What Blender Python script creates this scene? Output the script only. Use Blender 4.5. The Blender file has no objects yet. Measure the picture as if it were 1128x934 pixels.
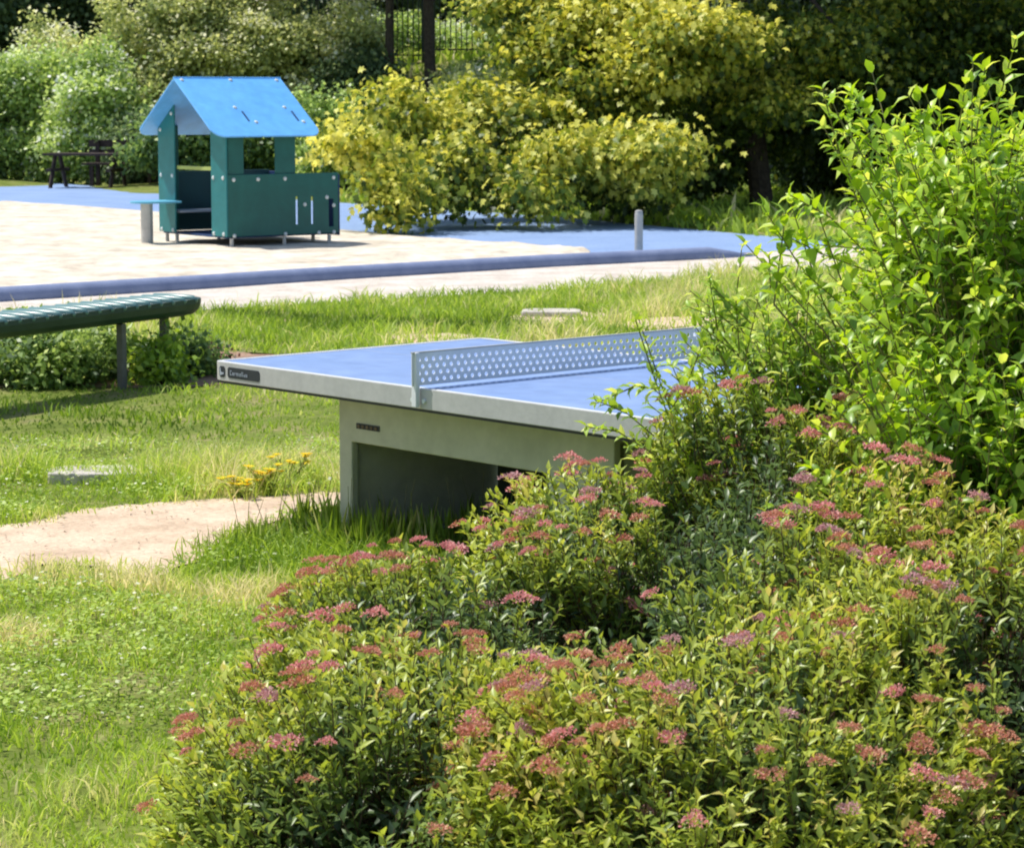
import bpy, bmesh, math, random
import numpy as np
from mathutils import Vector, Matrix
R = math.radians
random.seed(7)
rng = np.random.default_rng(11)
sc = bpy.context.scene
col = sc.collection

# ------------------------------------------------------------------ camera
F = 2800.0; CW, CH = 1128.0, 934.0; CX, CY = 564.0, 467.0
HC = 1.9; YH = 100.0
PITCH = math.atan((CY - YH) / F)
def ray(px, py):
    u = (CY - py) / F
    return Vector(((px - CX) / F, math.cos(PITCH) + u * math.sin(PITCH), -math.sin(PITCH) + u * math.cos(PITCH)))
def at(px, py, z=0.0):
    r = ray(px, py); t = (z - HC) / r.z
    return Vector((r.x * t, r.y * t, z))
def atD(px, py, D):
    r = ray(px, py); t = D / r.y
    return Vector((r.x * t, D, HC + r.z * t))
cam = bpy.data.cameras.new('camera'); co = bpy.data.objects.new('camera', cam); col.objects.link(co)
co.location = (0, 0, HC); co.rotation_euler = (math.pi / 2 - PITCH, 0, 0)
cam.sensor_width = 36; cam.lens = F / CW * 36; cam.clip_end = 2000; cam.clip_start = .1
cam.dof.use_dof = True; cam.dof.focus_distance = 9.0; cam.dof.aperture_fstop = 13
sc.camera = co

# ------------------------------------------------------------------ light
SUN = Vector((-.66, .26, 1.36)).normalized()
el = math.asin(SUN.z); az = math.atan2(SUN.x, SUN.y)
w = bpy.data.worlds.new('World'); sc.world = w; w.use_nodes = True
nt = w.node_tree; nt.nodes.clear()
sk = nt.nodes.new('ShaderNodeTexSky'); sk.sky_type = 'NISHITA'; sk.sun_disc = False
sk.sun_elevation = el; sk.sun_rotation = az; sk.air_density = 1.0; sk.dust_density = 1.5
bg = nt.nodes.new('ShaderNodeBackground'); bg.inputs[1].default_value = .15
ow = nt.nodes.new('ShaderNodeOutputWorld')
nt.links.new(sk.outputs[0], bg.inputs[0]); nt.links.new(bg.outputs[0], ow.inputs[0])
sl = bpy.data.lights.new('sun', 'SUN'); sl.energy = 5.0; sl.angle = R(.5); sl.color = (1, .955, .87)
so = bpy.data.objects.new('sun', sl); col.objects.link(so); so.rotation_euler = SUN.to_track_quat('Z', 'Y').to_euler()
sc.view_settings.view_transform = 'Standard'; sc.view_settings.look = 'None'; sc.view_settings.exposure = 0
sc.cycles.filter_width = 2.0
sc.cycles.max_bounces = 8; sc.cycles.transparent_max_bounces = 4

# ------------------------------------------------------------------ materials
def newmat(name):
    m = bpy.data.materials.new(name); m.use_nodes = True
    n = m.node_tree; n.nodes.clear()
    return m, n.nodes, n.links
def ramp(N, stops):
    r = N.new('ShaderNodeValToRGB'); e = r.color_ramp.elements
    while len(e) > 1: e.remove(e[-1])
    e[0].position = stops[0][0]; e[0].color = (*stops[0][1], 1)
    for p, c in stops[1:]:
        x = e.new(p); x.color = (*c, 1)
    return r
def noise(N, L, scale, detail=4, rough=.6, coord='Object'):
    tc = N.new('ShaderNodeTexCoord'); n = N.new('ShaderNodeTexNoise')
    n.inputs['Scale'].default_value = scale; n.inputs['Detail'].default_value = detail; n.inputs['Roughness'].default_value = rough
    L.new(tc.outputs[coord], n.inputs['Vector']); return n
def surf(name, stops, scale=8, rough=.6, bump=.0, bscale=60, spec=.4, metal=0, detail=6, fine=None):
    m, N, L = newmat(name)
    p = N.new('ShaderNodeBsdfPrincipled'); o = N.new('ShaderNodeOutputMaterial')
    n = noise(N, L, scale, detail); r = ramp(N, stops); L.new(n.outputs[0], r.inputs[0])
    c = r.outputs[0]
    if fine:
        n3 = noise(N, L, fine[0], 3); mr = N.new('ShaderNodeMapRange')
        mr.inputs[1].default_value = .3; mr.inputs[2].default_value = .7; mr.inputs[3].default_value = 1 - fine[1]; mr.inputs[4].default_value = 1 + fine[1]
        L.new(n3.outputs[0], mr.inputs[0])
        mx = N.new('ShaderNodeVectorMath'); mx.operation = 'SCALE'
        L.new(c, mx.inputs[0]); L.new(mr.outputs[0], mx.inputs['Scale']); c = mx.outputs[0]
    L.new(c, p.inputs['Base Color'])
    p.inputs['Roughness'].default_value = rough; p.inputs['Specular IOR Level'].default_value = spec; p.inputs['Metallic'].default_value = metal
    if bump:
        n2 = noise(N, L, bscale, 5); b = N.new('ShaderNodeBump'); b.inputs['Strength'].default_value = bump; b.inputs['Distance'].default_value = .02
        L.new(n2.outputs[0], b.inputs['Height']); L.new(b.outputs[0], p.inputs['Normal'])
    L.new(p.outputs[0], o.inputs[0]); return m
def leafmat(name, stops, trans=.4, rough=.45, spec=.35, gain=1.4):
    stops = [(p, tuple(min(v * gain, .85) for v in c)) for p, c in stops]
    m, N, L = newmat(name)
    a = N.new('ShaderNodeAttribute'); a.attribute_name = 'tint'
    r = ramp(N, stops); L.new(a.outputs['Fac'], r.inputs[0])
    p = N.new('ShaderNodeBsdfPrincipled'); p.inputs['Roughness'].default_value = rough; p.inputs['Specular IOR Level'].default_value = spec
    t = N.new('ShaderNodeBsdfTranslucent')
    hs = N.new('ShaderNodeHueSaturation'); hs.inputs['Value'].default_value = 1.35; hs.inputs['Hue'].default_value = .485; hs.inputs['Saturation'].default_value = 1.1
    L.new(r.outputs[0], p.inputs['Base Color']); L.new(r.outputs[0], hs.inputs['Color']); L.new(hs.outputs[0], t.inputs[0])
    x = N.new('ShaderNodeMixShader'); x.inputs[0].default_value = trans
    L.new(p.outputs[0], x.inputs[1]); L.new(t.outputs[0], x.inputs[2])
    o = N.new('ShaderNodeOutputMaterial'); L.new(x.outputs[0], o.inputs[0]); return m

M = {}
M['bark'] = surf('bark', [(.3, (.035, .025, .018)), (.7, (.09, .07, .05))], 14, .9, .5, 40)
M['twig'] = surf('twig', [(.3, (.09, .055, .03)), (.7, (.16, .11, .06))], 20, .8)
M['greentwig'] = surf('green twig', [(.3, (.16, .20, .05)), (.7, (.26, .20, .09))], 20, .7)
M['soil'] = surf('ground soil', [(.3, (.09, .13, .02)), (.5, (.17, .21, .045)), (.72, (.28, .24, .12))], 2.2, .95, .6, 30, .1, fine=(25, .35))
M['sandpath'] = surf('trodden sand', [(.3, (.48, .36, .255)), (.55, (.64, .50, .37)), (.75, (.72, .58, .44))], 3.5, .95, .6, 26, .1, fine=(40, .16))
M['playsand'] = surf('play sand', [(.3, (.50, .435, .345)), (.5, (.64, .575, .475)), (.7, (.75, .685, .58))], 1.6, .95, 1.0, 7, .1, fine=(5, .22))
M['rubber'] = surf('blue rubber', [(.3, (.20, .30, .51)), (.7, (.26, .37, .60))], 1.2, .85, .2, 80, .2, fine=(30, .12))
M['curb'] = surf('blue rubber curb', [(.3, (.17, .215, .36)), (.7, (.24, .29, .45))], 5, .7, .2, 40, .25)
M['pave'] = surf('pale pavement', [(.35, (.50, .44, .38)), (.65, (.68, .62, .56))], 2.5, .9, .4, 30, .2, fine=(18, .15))
M['stone'] = surf('stone', [(.3, (.42, .39, .34)), (.7, (.62, .58, .52))], 9, .9, .6, 30, .2)
M['roof'] = surf('blue panel', [(.3, (.13, .44, .92)), (.7, (.16, .49, .97))], 2.5, .38, .05, 20, .5, fine=(7, .10))
M['palegrey'] = surf('bounce-lit roof underside', [(.3, (.33, .38, .46)), (.7, (.40, .45, .53))], 3, .6)  # light bounced off the sand is put into this pale underside colour
M['teal'] = surf('teal panel', [(.3, (.014, .165, .18)), (.7, (.02, .20, .21))], 3, .42, .05, 20, .4, fine=(7, .10))
M['green'] = surf('shade-darkened panel', [(.3, (.009, .10, .088)), (.7, (.014, .125, .11))], 3, .42, .05, 20, .4, fine=(7, .10))  # darker copy of the teal, with the wall's shade put into the colour
M['navy'] = surf('navy panel', [(.3, (.012, .035, .11)), (.7, (.018, .05, .15))], 3, .5)
M['inner'] = surf('dark inner panel', [(.3, (.010, .055, .065)), (.7, (.015, .075, .085))], 3, .5)
M['lime'] = surf('lime bar', [(.3, (.35, .42, .10)), (.7, (.42, .5, .14))], 3, .5)
M['cyan'] = surf('light blue panel', [(.3, (.12, .42, .62)), (.7, (.16, .5, .7))], 3, .4)
M['steel'] = surf('steel', [(.3, (.42, .42, .40)), (.7, (.55, .54, .52))], 12, .45, metal=.3)
M['bolt'] = surf('bolt cap', [(.3, (.62, .68, .68)), (.7, (.7, .75, .75))], 5, .35)
M['tabletop'] = surf('blue table top', [(.3, (.20, .31, .58)), (.7, (.26, .37, .65))], 2.2, .36, .03, 60, .5, fine=(9, .09))
M['line'] = surf('white line', [(.3, (.6, .64, .7)), (.7, (.72, .75, .8))], 8, .5)
M['frame'] = surf('grey table frame', [(.3, (.45, .455, .45)), (.7, (.53, .53, .52))], 4, .5, .05, 30, .4, fine=(30, .06))
M['basepaint'] = surf('beige base paint', [(.3, (.46, .46, .335)), (.55, (.53, .525, .39)), (.75, (.58, .565, .44))], 3, .6, .08, 40, .3, fine=(16, .07))
M['baseshade'] = surf('shade-dark base back', [(.3, (.045, .055, .03)), (.7, (.075, .088, .048))], 3, .7)  # shade inside the table base is put into this dark colour
M['dark'] = surf('dark plastic', [(.3, (.02, .025, .035)), (.7, (.035, .04, .05))], 6, .5)
M['netm'] = surf('net steel', [(.3, (.74, .77, .82)), (.7, (.82, .84, .88))], 8, .4)
M['benchrim'] = surf('dark green bench rim', [(.3, (.015, .045, .04)), (.7, (.03, .07, .06))], 6, .45)
M['slat'] = surf('teal bench slat', [(.3, (.09, .20, .20)), (.7, (.15, .28, .27))], 6, .3, spec=.8)
M['legm'] = surf('dull steel leg', [(.3, (.10, .10, .09)), (.7, (.17, .165, .15))], 9, .6)
M['wood'] = surf('dark wood', [(.3, (.03, .02, .018)), (.7, (.07, .045, .035))], 8, .8, .3, 50)
M['iron'] = surf('dark iron', [(.3, (.018, .028, .026)), (.7, (.03, .042, .04))], 8, .5)
M['woodlight'] = surf('weathered wood', [(.3, (.10, .07, .04)), (.7, (.2, .14, .09))], 30, .8)
# foliage
M['spirea'] = leafmat('spirea leaf', [(0, (.04, .07, .035)), (.3, (.11, .17, .045)), (.6, (.25, .31, .05)), (.85, (.38, .42, .08)), (1, (.45, .40, .12))], .38, .38, .5, 1.55)
M['tall'] = leafmat('tall shrub leaf', [(0, (.05, .11, .03)), (.35, (.14, .25, .035)), (.75, (.30, .44, .045)), (1, (.50, .56, .12))], .45, .36, .5, 1.45)
M['lime_leaf'] = leafmat('lime shrub leaf', [(0, (.05, .10, .03)), (.4, (.15, .25, .04)), (.8, (.32, .45, .06)), (1, (.5, .55, .15))], .42, .4, .4)
M['grass'] = leafmat('grass', [(0, (.07, .12, .02)), (.35, (.17, .265, .036)), (.7, (.29, .385, .07)), (.9, (.43, .43, .17)), (1, (.55, .48, .27))], .45, .5, .25, 1.6)
M['clover'] = leafmat('clover', [(0, (.09, .14, .025)), (.5, (.21, .30, .05)), (.93, (.36, .44, .11)), (1, (.55, .60, .42))], .4, .45, .35, 1.6)
M['maple'] = leafmat('yellow green leaf', [(0, (.025, .045, .012)), (.3, (.07, .115, .02)), (.55, (.19, .225, .035)), (.78, (.40, .385, .07)), (1, (.57, .49, .13))], .4, .45, .35, 1.75)
M['dark_leaf'] = leafmat('dark leaf', [(0, (.035, .06, .035)), (.5, (.08, .12, .055)), (1, (.21, .26, .11))], .35, .5, .3, 1.9)
M['olive_leaf'] = leafmat('olive leaf', [(0, (.04, .06, .025)), (.5, (.14, .17, .06)), (.85, (.33, .34, .14)), (1, (.5, .48, .28))], .4, .45, .45, 2.4)
M['mid_leaf'] = leafmat('mid green leaf', [(0, (.04, .075, .025)), (.45, (.13, .19, .05)), (.8, (.31, .38, .12)), (1, (.55, .58, .36))], .4, .42, .5, 2.3)
M['red_leaf'] = leafmat('dark red leaf', [(0, (.05, .02, .02)), (1, (.12, .05, .04))], .2, .5, .3)
M['yellow_fl'] = leafmat('yellow petal', [(0, (.65, .42, .02)), (1, (.95, .70, .05))], .35, .5, .2, 1.3)
M['fl_pink'] = leafmat('pink blossom', [(0, (.36, .11, .11)), (.5, (.64, .26, .25)), (1, (.78, .47, .43))], .25, .7, .1, 1.15)
M['fl_mauve'] = leafmat('mauve blossom', [(0, (.30, .13, .14)), (.5, (.52, .27, .28)), (1, (.68, .46, .46))], .25, .7, .1, 1.1)
M['fl_rust'] = leafmat('fading blossom', [(0, (.30, .11, .07)), (.5, (.55, .25, .17)), (1, (.68, .42, .30))], .25, .7, .1, 1.1)

# ------------------------------------------------------------------ object helpers
def tag(o, label=None, cat=None, group=None, kind=None):
    if label: o['label'] = label
    if cat: o['category'] = cat
    if group: o['group'] = group
    if kind: o['kind'] = kind
    return o
def empty(name, loc, rz=0, label=None, cat=None, group=None):
    o = bpy.data.objects.new(name, None); col.objects.link(o); o.location = loc; o.rotation_euler = (0, 0, rz)
    o.empty_display_size = .1
    return tag(o, label, cat, group)
def link(name, me, mat, parent=None, world=False, smooth=False):
    o = bpy.data.objects.new(name, me); col.objects.link(o)
    if mat is not None and not me.materials: me.materials.append(mat)
    if parent is not None:
        o.parent = parent
        if world: o.matrix_parent_inverse = Matrix.Translation(parent.location).inverted()
    if smooth: me.shade_smooth()
    return o
class MB:
    def __init__(s): s.v = []; s.f = []
    def add(s, vs, fs):
        b = len(s.v); s.v += [tuple(v) for v in vs]; s.f += [tuple(b + i for i in f) for f in fs]; return s
    def box(s, x0, x1, y0, y1, z0, z1, mtx=None):
        vs = [Vector((x, y, z)) for z in (z0, z1) for y in (y0, y1) for x in (x0, x1)]
        if mtx: vs = [mtx @ v for v in vs]
        return s.add(vs, [(0, 2, 3, 1), (4, 5, 7, 6), (0, 1, 5, 4), (2, 6, 7, 3), (0, 4, 6, 2), (1, 3, 7, 5)])
    def tube(s, pts, rad, n=8, cap=True):
        pts = [Vector(p) for p in pts]
        if not hasattr(rad, '__len__'): rad = [rad] * len(pts)
        vs = []; fs = []
        for i, p in enumerate(pts):
            d = (pts[min(i + 1, len(pts) - 1)] - pts[max(i - 1, 0)]).normalized()
            a = d.cross(Vector((0, 0, 1)))
            if a.length < .1: a = d.cross(Vector((1, 0, 0)))
            a.normalize(); b = d.cross(a)
            for k in range(n):
                t = 2 * math.pi * k / n; vs.append(p + (a * math.cos(t) + b * math.sin(t)) * rad[i])
        for i in range(len(pts) - 1):
            for k in range(n):
                fs.append((i * n + k, i * n + (k + 1) % n, (i + 1) * n + (k + 1) % n, (i + 1) * n + k))
        if cap: fs.append(tuple(range(n))); fs.append(tuple((len(pts) - 1) * n + k for k in range(n)))
        return s.add(vs, fs)
    def prism(s, poly, z0, z1, mtx=None):
        n = len(poly); vs = [Vector((x, y, z0)) for x, y in poly] + [Vector((x, y, z1)) for x, y in poly]
        if mtx: vs = [mtx @ v for v in vs]
        return s.add(vs, [tuple(range(n))[::-1], tuple(range(n, 2 * n))] + [(i, (i + 1) % n, n + (i + 1) % n, n + i) for i in range(n)])
    def build(s, name, mat, parent=None, bevel=0, smooth=False, world=False):
        me = bpy.data.meshes.new(name); me.from_pydata(s.v, [], s.f)
        bm = bmesh.new(); bm.from_mesh(me); bmesh.ops.recalc_face_normals(bm, faces=bm.faces); bm.to_mesh(me); bm.free()
        o = link(name, me, mat, parent, world, smooth)
        if bevel:
            b = o.modifiers.new('bevel', 'BEVEL'); b.width = bevel; b.segments = 2; b.limit_method = 'ANGLE'
        return o
def plate(xs, zs, hole, y0, y1, mtx=None):
    """plate in the xz plane between y0..y1 with cells (i,j) removed where hole(cx,cz)"""
    m = MB(); X = sorted(set(xs)); Z = sorted(set(zs)); nx, nz = len(X), len(Z)
    idx = {}
    def V(i, j, k):
        key = (i, j, k)
        if key not in idx:
            v = Vector((X[i], (y0, y1)[k], Z[j])); idx[key] = len(m.v); m.v.append(tuple(mtx @ v if mtx else v))
        return idx[key]
    ok = [[not hole((X[i] + X[i + 1]) / 2, (Z[j] + Z[j + 1]) / 2) for j in range(nz - 1)] for i in range(nx - 1)]
    g = lambda i, j: 0 <= i < nx - 1 and 0 <= j < nz - 1 and ok[i][j]
    for i in range(nx - 1):
        for j in range(nz - 1):
            if not ok[i][j]: continue
            m.f.append((V(i, j, 0), V(i + 1, j, 0), V(i + 1, j + 1, 0), V(i, j + 1, 0)))
            m.f.append((V(i, j, 1), V(i, j + 1, 1), V(i + 1, j + 1, 1), V(i + 1, j, 1)))
            if not g(i - 1, j): m.f.append((V(i, j, 0), V(i, j + 1, 0), V(i, j + 1, 1), V(i, j, 1)))
            if not g(i + 1, j): m.f.append((V(i + 1, j, 0), V(i + 1, j, 1), V(i + 1, j + 1, 1), V(i + 1, j + 1, 0)))
            if not g(i, j - 1): m.f.append((V(i, j, 0), V(i, j, 1), V(i + 1, j, 1), V(i + 1, j, 0)))
            if not g(i, j + 1): m.f.append((V(i, j + 1, 0), V(i + 1, j + 1, 0), V(i + 1, j + 1, 1), V(i, j + 1, 1)))
    return m

# ------------------------------------------------------------------ numpy leaf machinery
def nz_(v): return v / np.maximum(np.linalg.norm(v, axis=-1, keepdims=True), 1e-9)
UP = np.array([0, 0, 1.0])
T_SIMPLE = (np.array([[0, 0, 0], [.45, -.5, .06], [1, 0, -.05], [.45, .5, .06]]), [(0, 1, 2, 3)])
T_FOLD = (np.array([[0, 0, 0], [.4, -.5, .12], [1, 0, -.16], [.4, .5, .12], [.45, 0, 0]]), [(0, 1, 4), (1, 2, 4), (0, 4, 3), (4, 2, 3)])
T_OVAL = (np.array([[0, 0, 0], [.22, -.38, .09], [.58, -.42, .06], [1, 0, -.22], [.58, .42, .06], [.22, .38, .09], [.25, 0, 0], [.6, 0, -.03]]),
          [(0, 1, 6), (1, 2, 7, 6), (2, 3, 7), (0, 6, 5), (6, 7, 4, 5), (7, 3, 4)])
T_LOBE = (np.array([[0, 0, 0], [.1, -.45, .02], [.4, -.3, .05], [.62, -.5, -.03], [.65, -.18, .04], [1, 0, -.1], [.65, .18, .04], [.62, .5, -.03], [.4, .3, .05], [.1, .45, .02]]),
          [(0, 1, 2), (2, 3, 4), (0, 2, 4, 5, 6, 8), (4, 5, 6), (6, 7, 8), (8, 9, 0)])
T_LOBE = (T_LOBE[0], [(0, 1, 2), (2, 3, 4), (0, 2, 4, 5), (0, 5, 6, 8), (6, 7, 8), (8, 9, 0)])
def leaves(name, pos, d, n, ln, wd, tint, tmpl, mat, parent=None, world=True):
    P = np.asarray(pos); d = nz_(np.asarray(d)); s = nz_(np.cross(n, d)); nn = np.cross(d, s)
    tv, tf = tmpl; K = len(tv); N = len(P)
    V = (P[:, None] + d[:, None] * (tv[None, :, 0:1] * ln[:, None, None]) + s[:, None] * (tv[None, :, 1:2] * wd[:, None, None]) + nn[:, None] * (tv[None, :, 2:3] * ln[:, None, None]))
    V = V.reshape(-1, 3)
    off = (np.arange(N) * K)[:, None]
    loops = []; tot = []
    for f in tf: tot.append(len(f))
    flat = np.concatenate([np.array(f) for f in tf])
    loops = (off + flat[None]).reshape(-1)
    totals = np.tile(np.array(tot), N); starts = np.concatenate([[0], np.cumsum(totals)[:-1]])
    me = bpy.data.meshes.new(name)
    if parent is not None and world: V = V - np.array(parent.location)[None]
    me.vertices.add(len(V)); me.vertices.foreach_set('co', V.astype(np.float32).ravel())
    me.loops.add(len(loops)); me.loops.foreach_set('vertex_index', loops.astype(np.int32))
    me.polygons.add(len(totals)); me.polygons.foreach_set('loop_start', starts.astype(np.int32)); me.polygons.foreach_set('loop_total', totals.astype(np.int32))
    me.update(calc_edges=True)
    a = me.attributes.new('tint', 'FLOAT', 'POINT'); a.data.foreach_set('value', np.repeat(np.clip(tint, 0, 1), K).astype(np.float32))
    return link(name, me, mat, parent)
def sticks(name, A, B, ra, rb, mat, parent=None):
    """many 3-sided tapered sticks in one mesh"""
    A = np.asarray(A); B = np.asarray(B); N = len(A); d = nz_(B - A)
    h = np.where(np.abs(d[:, 2:3]) > .9, np.array([[1., 0, 0]]), np.array([[0, 0, 1.]]))
    u = nz_(np.cross(d, h)); v = np.cross(d, u); V = []
    for P, r in ((A, ra), (B, rb)):
        r = np.broadcast_to(r, (N,))[:, None]
        for k in range(3):
            t = 2 * math.pi * k / 3; V.append(P + (u * math.cos(t) + v * math.sin(t)) * r)
    V = np.stack(V, 1).reshape(-1, 3)
    if parent is not None: V = V - np.array(parent.location)[None]
    f = np.array([[0, 1, 4, 3], [1, 2, 5, 4], [2, 0, 3, 5]])
    loops = ((np.arange(N) * 6)[:, None] + f.ravel()[None]).ravel()
    me = bpy.data.meshes.new(name); me.vertices.add(len(V)); me.vertices.foreach_set('co', V.astype(np.float32).ravel())
    me.loops.add(len(loops)); me.loops.foreach_set('vertex_index', loops.astype(np.int32))
    me.polygons.add(N * 3); me.polygons.foreach_set('loop_start', (np.arange(N * 3) * 4).astype(np.int32)); me.polygons.foreach_set('loop_total', np.full(N * 3, 4, np.int32))
    me.update(calc_edges=True)
    return link(name, me, mat, parent)
_ph = rng.uniform(0, 6.28, (12, 1)); _dr = rng.normal(size=(12, 3))
def lump(P, freq):
    """cheap smooth noise, about -1..1"""
    P = np.asarray(P); a = np.zeros(len(P))
    for i in range(12):
        a += np.sin(P @ (_dr[i] * freq * (.6 + .12 * i)) + _ph[i]) / 12 ** .5 / .7
    return a
def rnd(n, a=0, b=1): return rng.uniform(a, b, n)
def shoot_leaves(base, tip, K, ang, ln, wr, jit=.25, opposite=False, upbias=.8):
    """leaves along N straight shoots; returns pos, dir, normal, length, width, t"""
    N = len(base); ax = nz_(tip - base); h = nz_(np.cross(ax, rng.normal(size=(N, 3)))); g = np.cross(ax, h)
    t = (np.arange(K) + .5) / K
    t = np.broadcast_to(t, (N, K)) + rng.normal(size=(N, K)) * .02
    if opposite: az = (np.arange(K) % 2) * math.pi + (np.arange(K) // 2) * (math.pi / 2); t = (np.floor(np.arange(K) / 2) + .7)[None] / (K / 2) + rng.normal(size=(N, K)) * .01
    else: az = np.arange(K) * 2.4
    az = az[None] + rng.normal(size=(N, K)) * jit + rnd((N, 1), 0, 6.28)
    rad = h[:, None] * np.cos(az)[..., None] + g[:, None] * np.sin(az)[..., None]
    a = ang + rng.normal(size=(N, K)) * .25 - .35 * t
    D = ax[:, None] * np.cos(a)[..., None] + rad * np.sin(a)[..., None]
    P = base[:, None] + (tip - base)[:, None] * t[..., None]
    nrm = ax[:, None] * 0.6 + UP * upbias + rng.normal(size=(N, K, 3)) * .28
    L = ln * (1 - .35 * np.abs(t - .35)) * rnd((N, K), .7, 1.25)
    return P.reshape(-1, 3), D.reshape(-1, 3), nrm.reshape(-1, 3), L.ravel(), (L * wr).ravel(), t.ravel()

# ------------------------------------------------------------------ terrain
def sstep(t): t = np.clip(t, 0, 1); return t * t * (3 - 2 * t)
def gz(x, y):
    x = np.asarray(x, float); y = np.asarray(y, float)
    y0 = 50.5 - .55 * np.clip(x, -16, 14)
    z = 2.6 * sstep((y - y0) / 8.5) + np.clip((y - 62) * .02, 0, 3)
    near = sstep((y - 45) / 4)
    return z + near * .12 * np.sin(x * .9 + y * .4) * np.sin(y * .5 - x * .3) + .0
def grid(name, xs, ys, zf, mat):
    nx, ny = len(xs), len(ys); X, Y = np.meshgrid(xs, ys); Z = zf(X, Y)
    me = bpy.data.meshes.new(name)
    v = np.stack([X, Y, Z], -1).reshape(-1, 3)
    f = [(j * nx + i, j * nx + i + 1, (j + 1) * nx + i + 1, (j + 1) * nx + i) for j in range(ny - 1) for i in range(nx - 1)]
    me.from_pydata(v.tolist(), [], f); me.shade_smooth()
    return link(name, me, mat)
xs = np.concatenate([np.linspace(-400, -26, 12), np.linspace(-24, 24, 60), np.linspace(26, 400, 12)])
ys = np.concatenate([np.linspace(-60, 2, 8), np.linspace(4, 80, 110), np.linspace(84, 900, 20)])
tag(grid('ground', xs, ys, gz, M['soil']), kind='structure')

def smooth_poly(pts, n=6):
    out = []; m = len(pts)
    for i in range(m):
        p0, p1, p2, p3 = [np.array(pts[(i + k) % m][:2]) for k in (-1, 0, 1, 2)]
        for k in range(n):
            t = k / n; out.append(.5 * ((2 * p1) + (-p0 + p2) * t + (2 * p0 - 5 * p1 + 4 * p2 - p3) * t * t + (-p0 + 3 * p1 - 3 * p2 + p3) * t ** 3))
    return out
def sheet(name, pix, z, mat, sm=True, jit=0):
    pts = [at(px, py, 0)[:2] for px, py in pix]
    if sm: pts = smooth_poly(pts)
    if jit:
        pts = [p + rng.normal(size=2) * jit for p in map(np.array, pts)]
    bm = bmesh.new(); vs = [bm.verts.new((p[0], p[1], z)) for p in pts]; f = bm.faces.new(vs)
    if f.normal.z < 0: f.normal_flip()
    bmesh.ops.triangulate(bm, faces=[f])
    me = bpy.data.meshes.new(name); bm.to_mesh(me); bm.free()
    tag(link(name, me, mat), kind='structure'); return [tuple(p) for p in pts]
def inpoly(x, y, poly):
    ins = np.zeros(len(x), bool); n = len(poly)
    for i in range(n):
        x1, y1 = poly[i]; x2, y2 = poly[(i + 1) % n]
        c = ((y1 > y) != (y2 > y)) & (x < (x2 - x1) * (y - y1) / ((y2 - y1) if y2 != y1 else 1e-9) + x1)
        ins ^= c
    return ins
PAVE = sheet('pavement', [(-260, 333), (0, 321), (220, 308), (400, 297), (600, 286), (765, 279), (880, 275), (985, 271), (985, 290), (860, 301), (760, 307), (600, 320), (400, 331), (220, 342), (0, 356), (-260, 372)], .004, M['pave'])
RUBB = sheet('rubber_surface', [(-300, 192), (0, 200), (150, 209), (375, 224), (450, 229), (600, 239), (700, 248), (800, 257), (900, 266), (925, 271), (880, 276), (765, 282), (600, 290), (400, 301), (220, 313), (0, 326), (-260, 339), (-330, 300)], .009, M['rubber'])
SANDP = [(-300, 214), (0, 223), (130, 231), (250, 241), (375, 254), (500, 265), (590, 271), (650, 278), (600, 286), (400, 299), (220, 311), (0, 323), (-260, 336)]
spts = smooth_poly([at(px, py, 0)[:2] for px, py in SANDP])
# sand pit as a gently raked grid clipped to its outline
bm = bmesh.new(); vs = [bm.verts.new((p[0], p[1], .014)) for p in spts]; f = bm.faces.new(vs); bmesh.ops.triangulate(bm, faces=[f])
for _ in range(4): bmesh.ops.subdivide_edges(bm, edges=[e for e in bm.edges if e.calc_length() > .35], cuts=1, use_grid_fill=False); bmesh.ops.triangulate(bm, faces=[f for f in bm.faces if len(f.verts) > 4])
for v in bm.verts:
    if not v.is_boundary: v.co.z += .022 + .014 * math.sin(v.co.x * 5 + v.co.y * 2.1) * math.sin(v.co.y * 3.7 - v.co.x * 1.7) + random.uniform(-.006, .012)
bmesh.ops.recalc_face_normals(bm, faces=bm.faces)
me = bpy.data.meshes.new('play_sand'); bm.to_mesh(me); bm.free(); me.shade_smooth(); tag(link('play_sand', me, M['playsand']), kind='structure')
SANDW = [tuple(p) for p in spts]
PATH = sheet('sand_path', [(-160, 592), (0, 580), (60, 570), (110, 560), (200, 553), (300, 547), (370, 543), (410, 548), (385, 562), (320, 570), (275, 586), (235, 603), (215, 620), (165, 636), (100, 626), (50, 622), (0, 640), (-160, 655)], .006, M['sandpath'], True, .015)
SOIL2 = sheet('bare_soil', [(-60, 428), (60, 425), (140, 428), (240, 424), (330, 402), (300, 392), (225, 388), (150, 392), (0, 398), (-60, 400)], .006, surf('reddish soil', [(.3, (.24, .15, .10)), (.7, (.40, .27, .20))], 4, .95, .5, 30, .1, fine=(30, .2)), True, .03)
WORN = [sheet('worn_ground', p, .006, M['sandpath'], True, .03) for p in ([(560, 350), (600, 344), (650, 345), (680, 350), (640, 356), (590, 356)], [(430, 372), (500, 368), (520, 376), (450, 380)], [(680, 356), (740, 350), (800, 352), (790, 362), (720, 366)])]

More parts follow.
